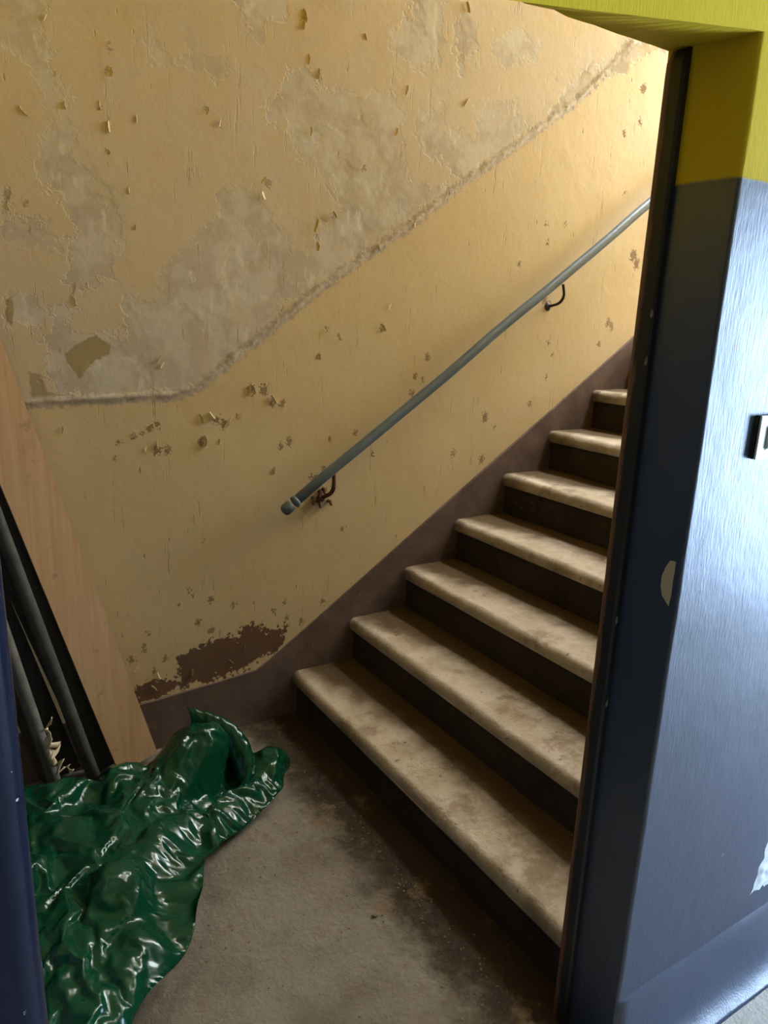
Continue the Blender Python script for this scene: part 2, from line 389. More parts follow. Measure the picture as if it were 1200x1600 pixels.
def build_far_wall():
    st = .0052
    xs = np.concatenate([[XW-.1], np.arange(.0, 3.12, st), np.linspace(3.15, XE+.1, 12)])
    zs = np.concatenate([np.arange(-.02, 2.86, st), np.linspace(2.9, ZC, 8)])
    X, Z = np.meshgrid(xs, zs, indexing='ij'); P = np.stack([X.ravel(), Z.ravel()], 1)
    def uni(L): 
        d = np.full(len(P), 1e9)
        for q in L: d = np.minimum(d, poly_sd(P, W(q)))
        return d
    g, br, ol = uni(GRAY), uni(BROWN), uni(OLIVE)
    sd, side = line_d(P, W(SCAR)); ab = sd*side
    ch = np.full(len(P), 1.0)
    for x, y, r_ in CHIPS:
        c = onY(x, y, D); c2 = onY(x+r_, y, D); rr = (c2-c).length*.66
        dx = P[:, 0]-c.x; dz = (P[:, 1]-c.z)*.8
        ch = np.minimum(ch, np.hypot(dx, dz)-rr)
    Y = np.full(len(P), D)
    Y -= .0038*np.exp(-((ab-.004)/.009)**2)*(1+.5*np.sin(P[:, 0]*47)*np.sin(P[:, 0]*31+1))
    Y += .004*np.sin(P[:, 0]*3.1+1)*np.sin(P[:, 1]*2.7)
    nx, nz = len(xs), len(zs)
    co = np.stack([P[:, 0], Y, P[:, 1]], 1)
    idx = np.arange(nx*nz).reshape(nx, nz)
    q = np.stack([idx[:-1, :-1], idx[1:, :-1], idx[1:, 1:], idx[:-1, 1:]], -1).reshape(-1, 4)
    n0 = len(co)
    back = np.array([[xs[0], D+.15, zs[0]], [xs[-1], D+.15, zs[0]], [xs[-1], D+.15, zs[-1]], [xs[0], D+.15, zs[-1]]])
    co = np.concatenate([co, back])
    me = bpy.data.meshes.new('wall_far')
    extra = [[n0+3, n0+2, n0+1, n0]]
    me.vertices.add(len(co)); me.vertices.foreach_set('co', co.ravel())
    faces = np.concatenate([q, np.array(extra)])
    me.loops.add(faces.size); me.loops.foreach_set('vertex_index', faces.ravel().astype(np.int32))
    me.polygons.add(len(faces)); me.polygons.foreach_set('loop_start', np.arange(0, faces.size, 4, dtype=np.int32))
    me.update(calc_edges=True); me.validate()
    for k, v in (('sd_gray', g), ('sd_chip', ch), ('sd_brown', br), ('sd_olive', ol), ('sd_scar', sd), ('above', ab)):
        a = me.attributes.new(k, 'FLOAT', 'POINT'); a.data.foreach_set('value', np.concatenate([v, np.ones(4)]).astype(np.float32))
    return link('wall_far', me, M['far'], None, True)
wall_far = S(build_far_wall(), 'peeling yellow painted wall along the staircase', 'wall')

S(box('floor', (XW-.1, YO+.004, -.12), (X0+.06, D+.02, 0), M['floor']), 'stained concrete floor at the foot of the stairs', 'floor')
S(box('floor_hall', (-7.1, -2.7, -.12), (4.3, YO+.004, 0), M['hallfloor']), 'pale hall floor in front of the doorway', 'floor')
S(box('wall_left', (XW-.12, YI, 0), (XW, D, ZC), M['dado']), 'shaded wall behind the leaning boards', 'wall')

# doorway wall, right of the opening: rounded plaster corner on the hall side
def jamb_wall(name, x_edge, x_far, z1, lab, r=.007, mat='dado'):
    bm = bmesh.new(); sgn = 1 if x_far > x_edge else -1
    prof = [(x_edge, YI)] + [(x_edge+sgn*r*(1-math.cos(a)), YO+r*(1-math.sin(a))) for a in [math.pi/2*k/5 for k in range(6)]] + [(x_far, YO), (x_far, YI)]
    zz = [0] + [z1*k/40 for k in range(1, 41)]
    rows = []
    for z in zz:
        row = []
        for i, (x, y) in enumerate(prof):
            jx = jy = 0
            if 0 < i < 7:
                jx = sgn*.0035*noise.noise((z*2.3, x_edge, 3)); jy = .0015*noise.noise((z*9, 4, x_edge))
            row.append(bm.verts.new((x+jx, y+jy, z)))
        rows.append(row)
    n = len(prof)
    for A, B in zip(rows, rows[1:]):
        for i in range(n): bm.faces.new((A[i], A[(i+1) % n], B[(i+1) % n], B[i]))
    bm.faces.new(rows[0]); bm.faces.new(rows[-1][::-1])
    o = from_bm(name, bm, M[mat])
    o.data.set_sharp_from_angle(angle=math.radians(40))
    for pg in o.data.polygons: pg.use_smooth = True
    return S(o, lab, 'wall')
wall_dr = jamb_wall('wall_doorway_right', XJ, XE+.1, ZL+.02, 'glossy slate blue wall right of the doorway, mustard above')
wall_dl = jamb_wall('wall_doorway_left', XL, -7.1, ZL+.02, 'dark navy rounded wall edge left of the doorway', .03, 'navy')
# wall over the opening; its soffit hangs a little lower towards the left on the hall side
def lintel():
    bm = bmesh.new(); xa = np.linspace(XL-.02, XJ+.02, 40)
    def zo(x): return 1.976 + (x-1.103)*.145
    lo, li, to, ti = [], [], [], []
    for x in xa:
        z = min(zo(x), 1.978)
        lo.append(bm.verts.new((x, YO, z+.002*noise.noise((x*9, 0, 0)))))
        li.append(bm.verts.new((x, YI, 1.99 + .004*noise.noise((x*22, 5, 0)))))
        to.append(bm.verts.new((x, YO, ZC))); ti.append(bm.verts.new((x, YI, ZC)))
    for i in range(len(xa)-1):
        bm.faces.new((lo[i], lo[i+1], li[i+1], li[i])); bm.faces.new((lo[i], to[i], to[i+1], lo[i+1]))
        bm.faces.new((li[i], li[i+1], ti[i+1], ti[i])); bm.faces.new((to[i], ti[i], ti[i+1], to[i+1]))
    bm.faces.new((lo[0], li[0], ti[0], to[0])); bm.faces.new((lo[-1], to[-1], ti[-1], li[-1]))
    bm_box(bm, (XJ+.02, YO, ZL+.02), (XE+.1, YI, ZC)); bm_box(bm, (-7.1, YO, ZL+.02), (XL-.02, YI, ZC))
    return from_bm('wall_above_door', bm, M['dado'])
S(lintel(), 'mustard yellow wall and soffit over the doorway', 'wall')

# far skirting: level on the landing, then climbing with the steps
sk = [(XW, 0), (X0+.05, 0), (3.3, 1.5), (3.3, 1.759), (2.904, 1.495), (1.04, .252), (.986, .222), (.583, .194), (XW, .19)]
S(prism('baseboard_far', sk, D-.012, D+.02, M['skirt']), 'brown painted skirting climbing beside the steps', 'skirting')

# coved skirting on the hall side
def cove():
    bm = bmesh.new()
    prof = [(YO+.002, .186), (YO-.003, .172), (YO-.006, .155), (YO-.010, .10), (YO-.020, .055), (YO-.033, .022), (YO-.052, .004), (YO-.060, 0), (YO+.004, 0)]
    xs = np.linspace(XJ+.001, 4.2, 90); rows = []
    for x in xs:
        rows.append([bm.verts.new((x, y+.004*noise.noise((x*6, z*10, 1))*(1 if 0 < i < 7 else 0), z + (.006*noise.noise((x*4, 2, i)) if 0 < i < 6 else 0))) for i, (y, z) in enumerate(prof)])
    n = len(prof)
    for A, B in zip(rows, rows[1:]):
        for i in range(n-1): bm.faces.new((A[i], A[i+1], B[i+1], B[i]))
    bm.faces.new(rows[0]); bm.faces.new(rows[-1][::-1])
    return from_bm('baseboard_doorway', bm, M['dado'], None, True)
S(cove(), 'slate painted coved plinth at the foot of the right wall', 'skirting')

# dark frame strip on the stair side of the right jamb
def frame_post():
    bm = bmesh.new(); zz = np.linspace(0, 1.985, 120); rows = []
    for z in zz:
        e = .0035*noise.noise((0, 0, z*7)) + .0025*noise.noise((3, 0, z*31))
        t = max(0, (z-1.955)/.03); rx = .010*(1-math.sqrt(max(0, 1-t*t)))
        rows.append([bm.verts.new(v) for v in ((XJ+.02, .866, z), (1.093+rx, .866, z), (1.089+rx, .870, z), (1.0885+rx, .889+e, z), (1.090+rx, .8985+e, z), (1.094+rx, .905, z), (XJ+.02, .914, z))])
    for A, B in zip(rows, rows[1:]):
        for i in range(7): bm.faces.new((A[i], A[(i+1) % 7], B[(i+1) % 7], B[i]))
    bm.faces.new(rows[0]); bm.faces.new(rows[-1][::-1])
    return from_bm('trim_1', bm, M['frame'])
post = S(frame_post(), 'worn black frame strip on the inner edge of the jamb', 'door frame')

# hall behind the camera, with the window that lights it
def wall_with_hole(name, x0, x1, ya, yb, za, zb, h, mat):
    bm = bmesh.new(); hy0, hy1, hz0, hz1 = h
    bm_box(bm, (x0, ya, za), (x1, yb, hz0)); bm_box(bm, (x0, ya, hz1), (x1, yb, zb))
    bm_box(bm, (x0, ya, hz0), (x1, hy0, hz1)); bm_box(bm, (x0, hy1, hz0), (x1, yb, hz1))
    return from_bm(name, bm, mat)
def window(name, x, h, nz, ny, lab):
    y0, y1, z0, z1 = h; t = .05
    o = S(empty(name, (x, (y0+y1)/2, z0)), lab, 'window')
    def bar(n, a, b):
        bm = bmesh.new(); bm_box(bm, Vector(a)-o.location, Vector(b)-o.location); from_bm(n, bm, M['winframe'], o)
    for ya, yb in ((y0, y0+t), (y1-t, y1)): bar('frame_stile', (x-.03, ya, z0), (x+.03, yb, z1))
    for za, zb in ((z0, z0+t), (z1-t, z1)): bar('frame_rail', (x-.03, y0+t, za), (x+.03, y1-t, zb))
    for k in range(1, ny):
        yc = y0+(y1-y0)*k/ny; bar('mullion', (x-.02, yc-.02, z0+t), (x+.02, yc+.02, z1-t))
HW = (-1.65, -.25, .12, 2.18); SW = (.97, 2.36, 2.93, 4.77)
S(wall_with_hole('wall_hall_right', 4.2, 4.3, -2.7, YO, 0, 2.8, HW, M['dado']), 'end wall of the hall with a window', 'wall')
window('window_1', 4.25, HW, 1, 2, 'hall window to the right behind the viewer')
S(box('wall_hall_back', (-7.1, -2.8, 0), (4.3, -2.7, 2.8), M['dado']), 'hall wall behind the viewer', 'wall')
S(box('wall_hall_left', (-7.2, -2.7, 0), (-7.1, YO, 2.8), M['dado']), 'hall wall to the left of the viewer', 'wall')
S(box('ceiling_hall', (-7.1, -2.7, 2.8), (4.3, YO, 2.9), M['plainwall']), 'white hall ceiling', 'ceiling')
S(wall_with_hole('wall_stair_end', XE, XE+.1, YI, D, 0, ZC, SW, M['plainwall']), 'end wall of the stairwell with a tall window', 'wall')
window('window_2', XE+.05, SW, 1, 2, 'tall window above the half landing')
def ceiling_hole():
    bm = bmesh.new(); a, b, c, d = 3.65, 4.75, .99, 2.33
    bm_box(bm, (XW-.1, YO, ZC), (a, D+.1, ZC+.1)); bm_box(bm, (b, YO, ZC), (XE+.1, D+.1, ZC+.1))
    bm_box(bm, (a, YO, ZC), (b, c, ZC+.1)); bm_box(bm, (a, d, ZC), (b, D+.1, ZC+.1))
    bm_box(bm, (a-.1, c-.05, ZC+.1), (a, d+.05, 7.0)); bm_box(bm, (b, c-.05, ZC+.1), (b+.1, d+.05, 7.0))  # added shaft; its walls cut off the skylight beam
    bm_box(bm, (a, c-.05, ZC+.1), (b, c, 7.0)); bm_box(bm, (a, d, ZC+.1), (b, d+.05, 7.0))
    return from_bm('ceiling_stairwell', bm, M['white'])
S(ceiling_hole(), 'white stairwell ceiling with an added skylight shaft', 'ceiling')
S(box('floor_half_landing', (X0+(NSTEP-1)*GO+.2, YI, NSTEP*RISE-.15), (XE, D, NSTEP*RISE), M['floor']), 'half landing at the top of the flight', 'floor')

# ------------------------------------------------------------------ stairs
stairs = S(empty('staircase', (X0, (YI+D)/2, 0)), 'worn concrete staircase climbing to the right', 'staircase')
Y0S, Y1S = YI+.002, D-.012
def tread_mesh(k):
    r = .026; depth = GO+.06; yn = 90
    # profile in local x (0 = nosing), z (0 = top)
    prof = []
    for i in range(9):
        a = math.pi*(1.0 - i/8*.5)   # bullnose from underside front up to the top
        prof.append((r+r*math.cos(a), -r+r*math.sin(a)))
    low = [(.004+r*.9, -.056), (.006, -.050), (.001, -.036)]
    top = [(r+(depth-r)*t, 0) for t in (.06, .14, .24, .36, .5, .64, .78, .9, 1.0)]
    pr = low + prof + top + [(depth, -.056)]
    bm = bmesh.new(); lay = bm.verts.layers.float.new('wear_shade'); rows = []
    for j in range(yn):
        y = Y0S+(Y1S-Y0S)*j/(yn-1); row = []
        c = math.exp(-(((y-1.62)/.42)**2))
        for (x, z) in pr:
            q = Vector((x*9+k*7, y*5, z*9)); nn = noise.noise(q)*.0035 + noise.noise(q*4)*.0016
            front = max(0, 1-x/.12)
            dz = -.010*c*front + nn if z > -.05 else 0
            dx = (nn*1.2 + .006*c*front) if z > -.05 and x < .1 else 0
            v = bm.verts.new((x+dx, y, z+dz))
            edge = max(0, 1-(Y1S-y)/.45)
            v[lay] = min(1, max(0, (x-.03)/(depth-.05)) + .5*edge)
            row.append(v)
        rows.append(row)
    n = len(pr)
    for A, B in zip(rows, rows[1:]):
        for i in range(n): bm.faces.new((A[i], A[(i+1) % n], B[(i+1) % n], B[i]))
    bm.faces.new(rows[0]); bm.faces.new(rows[-1][::-1])
    return bm
for k in range(NSTEP):
    bm = tread_mesh(k)
    bmesh.ops.translate(bm, verts=bm.verts, vec=Vector((X0+k*GO, 0, (k+1)*RISE))-stairs.location)
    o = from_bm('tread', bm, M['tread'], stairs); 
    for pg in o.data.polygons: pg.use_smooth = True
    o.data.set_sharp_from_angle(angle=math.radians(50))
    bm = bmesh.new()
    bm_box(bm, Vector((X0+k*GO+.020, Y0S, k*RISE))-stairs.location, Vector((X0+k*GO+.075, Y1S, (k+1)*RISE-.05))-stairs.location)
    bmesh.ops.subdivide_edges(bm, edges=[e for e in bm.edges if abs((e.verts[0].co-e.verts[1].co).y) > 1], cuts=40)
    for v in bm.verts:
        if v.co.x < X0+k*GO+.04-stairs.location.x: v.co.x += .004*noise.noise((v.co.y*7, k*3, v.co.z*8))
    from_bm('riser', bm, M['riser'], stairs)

# ------------------------------------------------------------------ handrail
hr = empty('handrail', (1.087, D, .873))
tag(hr, 'grey painted pipe handrail fixed to the peeling wall', 'handrail')
RY = D-.068
pa = onY(446, 797, RY); pb = onY(1014, 319, RY); pdir = (pb-pa).normalized()
def rel(o, p): return Vector(p)-o.location
bm = bmesh.new(); pe = pa+pdir*3.2
tube(bm, [rel(hr, pa+pdir*(.05+(3.15)*i/24)+Vector((0, .002*math.sin(i*1.7), .003*math.sin(i*.9)))) for i in range(25)], .0195, 20)
from_bm('rail_pipe', bm, M['pipe'], hr, True)
bm = bmesh.new(); tube(bm, [rel(hr, pa+pdir*t) for t in (-.012, -.008, .0, .022, .030, .033)], [.010, .018, .0225, .0225, .021, .016], 20)
from_bm('end_cap', bm, M['pipe'], hr, True)
bm = bmesh.new(); tube(bm, [rel(hr, pa+pdir*t) for t in (.040, .043, .055, .058)], [.019, .0235, .0235, .019], 20)
from_bm('collar', bm, M['pipe'], hr, True)
def bracket(px, ys, mat, rr):
    ctl = [onY(x, y, Y) for (x, y), Y in zip(px, ys)]; pts = []
    for i in range(len(ctl)-1):
        p0, p1, p2, p3 = ctl[max(i-1, 0)], ctl[i], ctl[i+1], ctl[min(i+2, len(ctl)-1)]
        for k in range(5):
            t = k/5; pts.append(rel(hr, .5*((2*p1)+(p2-p0)*t+(2*p0-5*p1+4*p2-p3)*t*t+(3*p1-p0-3*p2+p3)*t**3)))
    pts.append(rel(hr, ctl[-1]))
    bm = bmesh.new(); tube(bm, pts, rr, 10, wob=.2); br = from_bm('bracket', bm, mat, hr, True)
    e = pts[-1]; bm = bmesh.new(); tube(bm, [e+Vector((0, -.006, 0)), e+Vector((0, -.002, 0)), e+Vector((0, .006, 0))], [.010, .017, .018], 14, wob=.25)
    from_bm('wall_plate', bm, mat, br, True)
bracket([(880, 444), (881, 462), (873, 474), (856, 479)], [RY, RY, RY+.02, D-.004], M['iron'], .006)
bracket([(522, 742), (521, 762), (515, 772), (502, 778)], [RY, RY, RY+.02, D-.004], M['rust'], .008)
# rusty remains of an older fixing beside the lower bracket
bm = bmesh.new(); q = onY(503, 772, D-.012)
for i in range(7):
    a = q+Vector((random.uniform(-.035, .03), .008, random.uniform(-.03, .02))); b = a+Vector((random.uniform(-.012, .012), -.018, random.uniform(-.03, .01)))
    tube(bm, [rel(hr, a), rel(hr, (a+b)/2+Vector((.004, 0, .004))), rel(hr, b)], [.009, .007, .004], 7, wob=.5)
from_bm('rust_scab', bm, M['rust'], hr)
# ------------------------------------------------------------------ leaning boards and pipes
def plank(name, px0, px1, Y, width, thick, mat, lab, cat, length=2.2, yaw=0.0):
    """px0, px1: two pixels on the centre line (low, high), lying in the plane Y"""
    a = onY(*px0, Y); b = onY(*px1, Y); d = (b-a).normalized()
    a = a - d*(a.z/d.z)                       # down to the floor
    o = empty(name, a); tag(o, lab, cat)
    n = Vector((math.sin(yaw), -math.cos(yaw), 0)); n = (n-d*n.dot(d)).normalized(); s_ = d.cross(n).normalized()
    drop = abs(s_.z)*width/2 + abs(n.z)*thick/2
    bm = bmesh.new(); nseg = 12
    rows = []
    for i in range(nseg+1):
        t = drop/d.z + (length)*i/nseg
        row = []
        for u_, v_ in ((-1, -1), (1, -1), (1, 1), (-1, 1)):
            row.append(bm.verts.new(d*t + s_*(u_*width/2) + n*(v_*thick/2)))
        rows.append(row)
    for A, B in zip(rows, rows[1:]):
        for i in range(4): bm.faces.new((A[i], A[(i+1) % 4], B[(i+1) % 4], B[i]))
    bm.faces.new(rows[0]); bm.faces.new(rows[-1][::-1])
    bmesh.ops.bevel(bm, geom=[e for e in bm.edges if abs((e.verts[0].co-e.verts[1].co).normalized().dot(d)) > .9], offset=.002, segments=2, affect='EDGES')
    from_bm('plank', bm, mat, o)
    return o
def pole(name, px0, px1, Y, rad, mat, lab, length=2.0):
    a = onY(*px0, Y); b = onY(*px1, Y); d = (b-a).normalized(); a = a-d*(a.z/d.z)
    o = empty(name, a); tag(o, lab, 'pipe')
    bm = bmesh.new(); st = rad*math.sqrt(1-d.z**2)/d.z
    tube(bm, [d*(st+length*i/10) for i in range(11)], rad, 18); from_bm('pipe_tube', bm, mat, o, True)
    return o, d
plank('wooden_board', (211, 1180), (-2, 642), 2.34, .140, .026, M['wood'], 'pale wooden board leaning in the corner behind the green bag', 'board', 2.25, .1)
plank('dark_strip', (176, 1215), (-16, 790), 2.372, .11, .022, M['dark'], 'narrow black strip put in for the shaded side of the pale board', 'board', 2.15)  # added strip; its black stands for the shadow beside the board
plank('dark_strip', (100, 1215), (-60, 850), 2.394, .12, .018, M['dark'], 'wide black plank leaning behind the two pipes', 'board', 2.1)
pole('metal_pipe', (144, 1206), (49, 955), 2.295, .021, M['steel2'], 'dark grey pipe leaning between the black plank and the taped pipe')
pole('metal_pipe', (92, 1240), (22, 1037), 2.20, .019, M['steel'], 'lighter grey pipe with crumpled tape on it beside the door edge', 1.9)

# crumpled dried tape hanging on the lighter pipe
def tape():
    o = empty('crumpled_tape', onY(72, 1150, 2.165)); tag(o, 'crumpled beige tape stuck on the lighter grey pipe', 'tape')
    path = [(80, 1126), (68, 1140), (80, 1150), (70, 1166), (92, 1164), (80, 1182), (74, 1176), (86, 1196), (96, 1190), (90, 1208), (104, 1196), (112, 1206)]
    pts = [onY(x, y, 2.155 + .018*math.sin(i*2.1)) for i, (x, y) in enumerate(path)]
    bm = bmesh.new(); prev = None; nn_ = 6*(len(pts)-1)
    for i in range(nn_+1):
        t = i/6; k = min(int(t), len(pts)-2); f_ = t-k; f_ = f_*f_*(3-2*f_)
        p = pts[k]*(1-f_)+pts[k+1]*f_
        ax = Vector((noise.noise((t*.9, 1, 0))+.5*math.sin(t*1.3), noise.noise((t*.9, 7, 0))*1.2, noise.noise((t*.9, 3, 5))+.6*math.cos(t*1.1))).normalized()*(.012+.004*noise.noise((t*2, 4, 4)))
        cur = [bm.verts.new(rel(o, p+ax*u_+Vector((0, -.006*(1-u_*u_), 0)))) for u_ in (-1, -.5, 0, .5, 1)]
        if prev:
            for q_ in range(4): bm.faces.new((prev[q_], prev[q_+1], cur[q_+1], cur[q_]))
        prev = cur
    ts = from_bm('tape_strip', bm, M['tape'], o, True); sd = ts.modifiers.new('thickness', 'SOLIDIFY'); sd.thickness = .0015
tape()

# ------------------------------------------------------------------ green plastic bag
def ell(bm, c, r, rot=(0, 0, 0)):
    mt = Matrix.Translation(c) @ Euler(rot).to_matrix().to_4x4() @ Matrix.Diagonal((*r, 1))
    bmesh.ops.create_icosphere(bm, subdivisions=3, radius=1, matrix=mt)
def drape_film():
    # plastic film settling over the rubbish inside the bag; the proxies are removed again
    bm=bmesh.new()
    for a in (((.11, 1.55, .05), (.19, .25, .125), (0, 0, .25)), ((.20, 1.84, .06), (.20, .19, .11)), ((.14, 2.02, .08), (.22, .09, .115)), ((.36, 2.02, .06), (.10, .08, .13)), ((.40, 1.93, .05), (.24, .14, .115), (0, 0, .45)),
              ((.58, 2.03, .10), (.13, .095, .125), (0, .2, .4)), ((.80, 2.00, .0), (.09, .09, .075), (0, 0, .6)), ((.62, 1.86, .01), (.19, .06, .07), (0, 0, .55)),
              ((.04, 1.33, .02), (.18, .11, .07)), ((.24, 1.62, .10), (.07, .09, .085)), ((.07, 1.74, .12), (.08, .07, .085)), ((.34, 1.77, .05), (.06, .05, .09)), ((.16, 1.42, .06), (.08, .07, .085)), ((.40, 2.02, .12), (.07, .05, .06))):
        ell(bm, *a)
    me=bpy.data.meshes.new('l'); bm.to_mesh(me); bm.free()
    lump=bpy.data.objects.new('l',me); col.objects.link(lump)
    bm=bmesh.new(); bm_box(bm,(-2,0,-.5),(3,4,0)); bm_box(bm,(-1,0,0),(XW,4,1)); bm_box(bm,(-1,2.17,0),(.42,4,1)); bm_box(bm,(.42,2.25,0),(3,4,1)); bmesh.ops.recalc_face_normals(bm,faces=bm.faces); mf=bpy.data.meshes.new('f'); bm.to_mesh(mf); bm.free()
    fl=bpy.data.objects.new('f',mf); col.objects.link(fl)
    bv=BVHTree.FromPolygons([v.co[:] for v in me.vertices],[p.vertices[:] for p in me.polygons])
    for o in (lump,fl):
        o.modifiers.new('c','COLLISION'); o.collision.thickness_outer=.006; o.collision.cloth_friction=20
    # footprint
    FP=[(-.15,1.22),(.05,1.20),(.19,1.30),(.32,1.46),(.36,1.58),(.41,1.70),(.60,1.76),(.74,1.84),(.85,1.92),(.90,2.00),(.90,2.09),(.86,2.14),(.74,2.16),(.58,2.18),(.46,2.12),(.40,2.12),(.2,2.14),(0,2.13),(-.14,1.95),(-.15,1.6)]
    st=.009; xs=np.arange(-.2,.98,st); ys=np.arange(1.15,2.25,st)
    def inside(x,y):
        c=False
        for i in range(len(FP)):
            (ax,ay),(bx,by)=FP[i],FP[i-1]
            if (ay>y)!=(by>y) and x<(bx-ax)*(y-ay)/(by-ay)+ax: c=not c
        return c
    idx={};V=[]
    HF=np.zeros((len(xs),len(ys)))
    for i,x in enumerate(xs):
        for j,y in enumerate(ys):
            hit=bv.ray_cast(Vector((x,y,2)),Vector((0,0,-1)))[0]; HF[i,j]=max(hit.z,0) if hit else 0
    top=HF.copy()
    for _ in range(14):                        # slack film bridges the hollows
        p=np.pad(HF,1,mode='edge'); HF=(p[:-2,1:-1]+p[2:,1:-1]+p[1:-1,:-2]+p[1:-1,2:]+p[1:-1,1:-1])/5; HF=np.maximum(HF,top)
    for i,x in enumerate(xs):
        for j,y in enumerate(ys):
            xx=x+.3*st*noise.noise((x*90,y*90,0)); yy=y+.3*st*noise.noise((x*90,y*90,5))
            if inside(xx,yy):
                z=HF[i,j]
                idx[i,j]=len(V); V.append((xx,yy,z+.022+.022*noise.noise((xx*8,yy*8,3))+.010*noise.noise((xx*19,yy*19,8))))
    F=[]
    for (i,j) in idx:
        q=[(i,j),(i+1,j),(i+1,j+1),(i,j+1)]
        if all(k in idx for k in q):
            a,b,c,d=[idx[k] for k in q]
            F+= [(a,b,c),(a,c,d)] if (i+j)%2 else [(a,b,d),(b,c,d)]
    mc=bpy.data.meshes.new('cl'); mc.from_pydata(V,[],F); 
    co=bpy.data.objects.new('cl',mc); col.objects.link(co)
    cm=co.modifiers.new('cloth','CLOTH'); s=cm.settings
    s.quality=8; s.mass=.12; s.tension_stiffness=25; s.compression_stiffness=25; s.shear_stiffness=15; s.bending_stiffness=.35
    s.tension_damping=8; s.compression_damping=8; s.air_damping=2; s.bending_damping=.5
    s.shrink_min=-.15; s.shrink_max=-.15
    cm.collision_settings.distance_min=.005; cm.collision_settings.use_self_collision=True; cm.collision_settings.self_distance_min=.004
    cm.collision_settings.collision_quality=4
    N=26; cm.point_cache.frame_start=1; cm.point_cache.frame_end=N; scene.frame_start=1; scene.frame_end=N
    for f in range(1,N+1): scene.frame_set(f)
    dg=bpy.context.evaluated_depsgraph_get(); out=bpy.data.meshes.new_from_object(co.evaluated_get(dg))
    scene.frame_set(1)
    for o in (lump,fl,co): bpy.data.objects.remove(o)
    return out
def make_bag():
    out = drape_film()
    n = len(out.vertices); P = np.empty(n*3); out.vertices.foreach_get('co', P); P = P.reshape(-1, 3)
    P[:, 2] = np.maximum(P[:, 2], .003); P[:, 1] = np.minimum(P[:, 1], 2.27); P[:, 0] = np.maximum(P[:, 0], XW+.01)
    ec = {}
    for pg in out.polygons:
        for k in pg.edge_keys: ec[k] = ec.get(k, 0)+1
    nb = {}
    for (a, b), c in ec.items():
        if c == 1: nb.setdefault(a, []).append(b); nb.setdefault(b, []).append(a)
    bi = [i for i in nb if len(nb[i]) == 2]; n1 = np.array([nb[i][0] for i in bi]); n2 = np.array([nb[i][1] for i in bi]); bi = np.array(bi)
    for _ in range(25): P[bi] = P[bi]*.4 + (P[n1]+P[n2])*.3          # an even hem
    out.vertices.foreach_set('co', P.ravel()); out.update()
    root = empty('garbage_bag', (.4, 1.8, 0)); tag(root, 'crumpled green plastic bag lying on the floor', 'bag')
    out.transform(Matrix.Translation((-.4, -1.8, 0))); out.materials.clear()
    body = link('bag_body', out, M['bag'], root, True)
    sub = body.modifiers.new('smooth', 'SUBSURF'); sub.levels = sub.render_levels = 1
    sd = body.modifiers.new('thickness', 'SOLIDIFY'); sd.thickness = .0012
    # open lip curling up at the far end
    rim = [(292, 1104), (318, 1110), (345, 1118), (370, 1133), (388, 1155), (397, 1182), (396, 1212), (386, 1245), (365, 1270)]
    yv = [2.12, 2.10, 2.08, 2.05, 2.02, 1.99, 1.96, 1.93, 1.90]
    inn = [(300, 1122), (322, 1130), (340, 1140), (356, 1154), (368, 1172), (376, 1196), (374, 1220), (366, 1248), (352, 1275)]
    bm = bmesh.new(); G = []
    nc = 48
    for i in range(nc+1):
        t = i/nc*(len(rim)-1); k = min(int(t), len(rim)-2); f_ = t-k; f_ = f_
        lerp = lambda L: (L[k][0]*(1-f_)+L[k+1][0]*f_, L[k][1]*(1-f_)+L[k+1][1]*f_)
        Y = yv[k]*(1-f_)+yv[k+1]*f_
        A = onY(*lerp(rim), Y); B = onY(*lerp(inn), Y-.03); row = []
        A.z += .006*noise.noise((t*3, 1, 1)); 
        B2 = B + Vector((-.01, -.0, -.06))
        for j in range(7):
            s_ = j/6; p = A*(1-s_)**2 + (A*.35+B*.65+Vector((.01, -.015, .012)))*2*s_*(1-s_) + B2*s_**2
            p += Vector((0, -.006*noise.noise((t*4, s_*4, 2)), .005*noise.noise((t*5, s_*3, 7))))
            row.append(bm.verts.new(rel(root, p)))
        C_ = A + Vector((.012, .012, -.13)); C_.z = max(C_.z, .004)
        row = [bm.verts.new(rel(root, A*(1-q)+C_*q + Vector((.012, .010, 0))*math.sin(q*3.1))) for q in (1, .7, .4, .15)] + row
        G.append(row)
    for A, B in zip(G, G[1:]):
        for j in range(len(A)-1): bm.faces.new((A[j], A[j+1], B[j+1], B[j]))
    lipm = from_bm('bag_mouth', bm, M['bag'], root, True)
    sm = lipm.modifiers.new('thickness', 'SOLIDIFY'); sm.thickness = .0015
make_bag()

# ------------------------------------------------------------------ details on the doorway wall
sw = empty('light_switch', (1.25, YO, 1.328)); tag(sw, 'grey light switch on the glossy slate wall', 'light switch')
def subbox(n, a, b, mat, par, root, bev=.003):
    bm = bmesh.new(); bm_box(bm, rel(root, a), rel(root, b)); bmesh.ops.bevel(bm, geom=bm.edges[:], offset=bev, segments=2, affect='EDGES'); return from_bm(n, bm, mat, par)
subbox('shaded_back', (1.250, YO-.010, 1.328), (1.332, YO+.002, 1.406), M['switchshade'], sw, sw)  # dark body painted as the shaded side of the plate
subbox('cover_plate', (1.2495, YO-.013, 1.3275), (1.3325, YO-.009, 1.4065), M['switch'], sw, sw, .0012)
subbox('rocker', (1.272, YO-.018, 1.344), (1.310, YO-.012, 1.390), M['switch'], sw, sw)

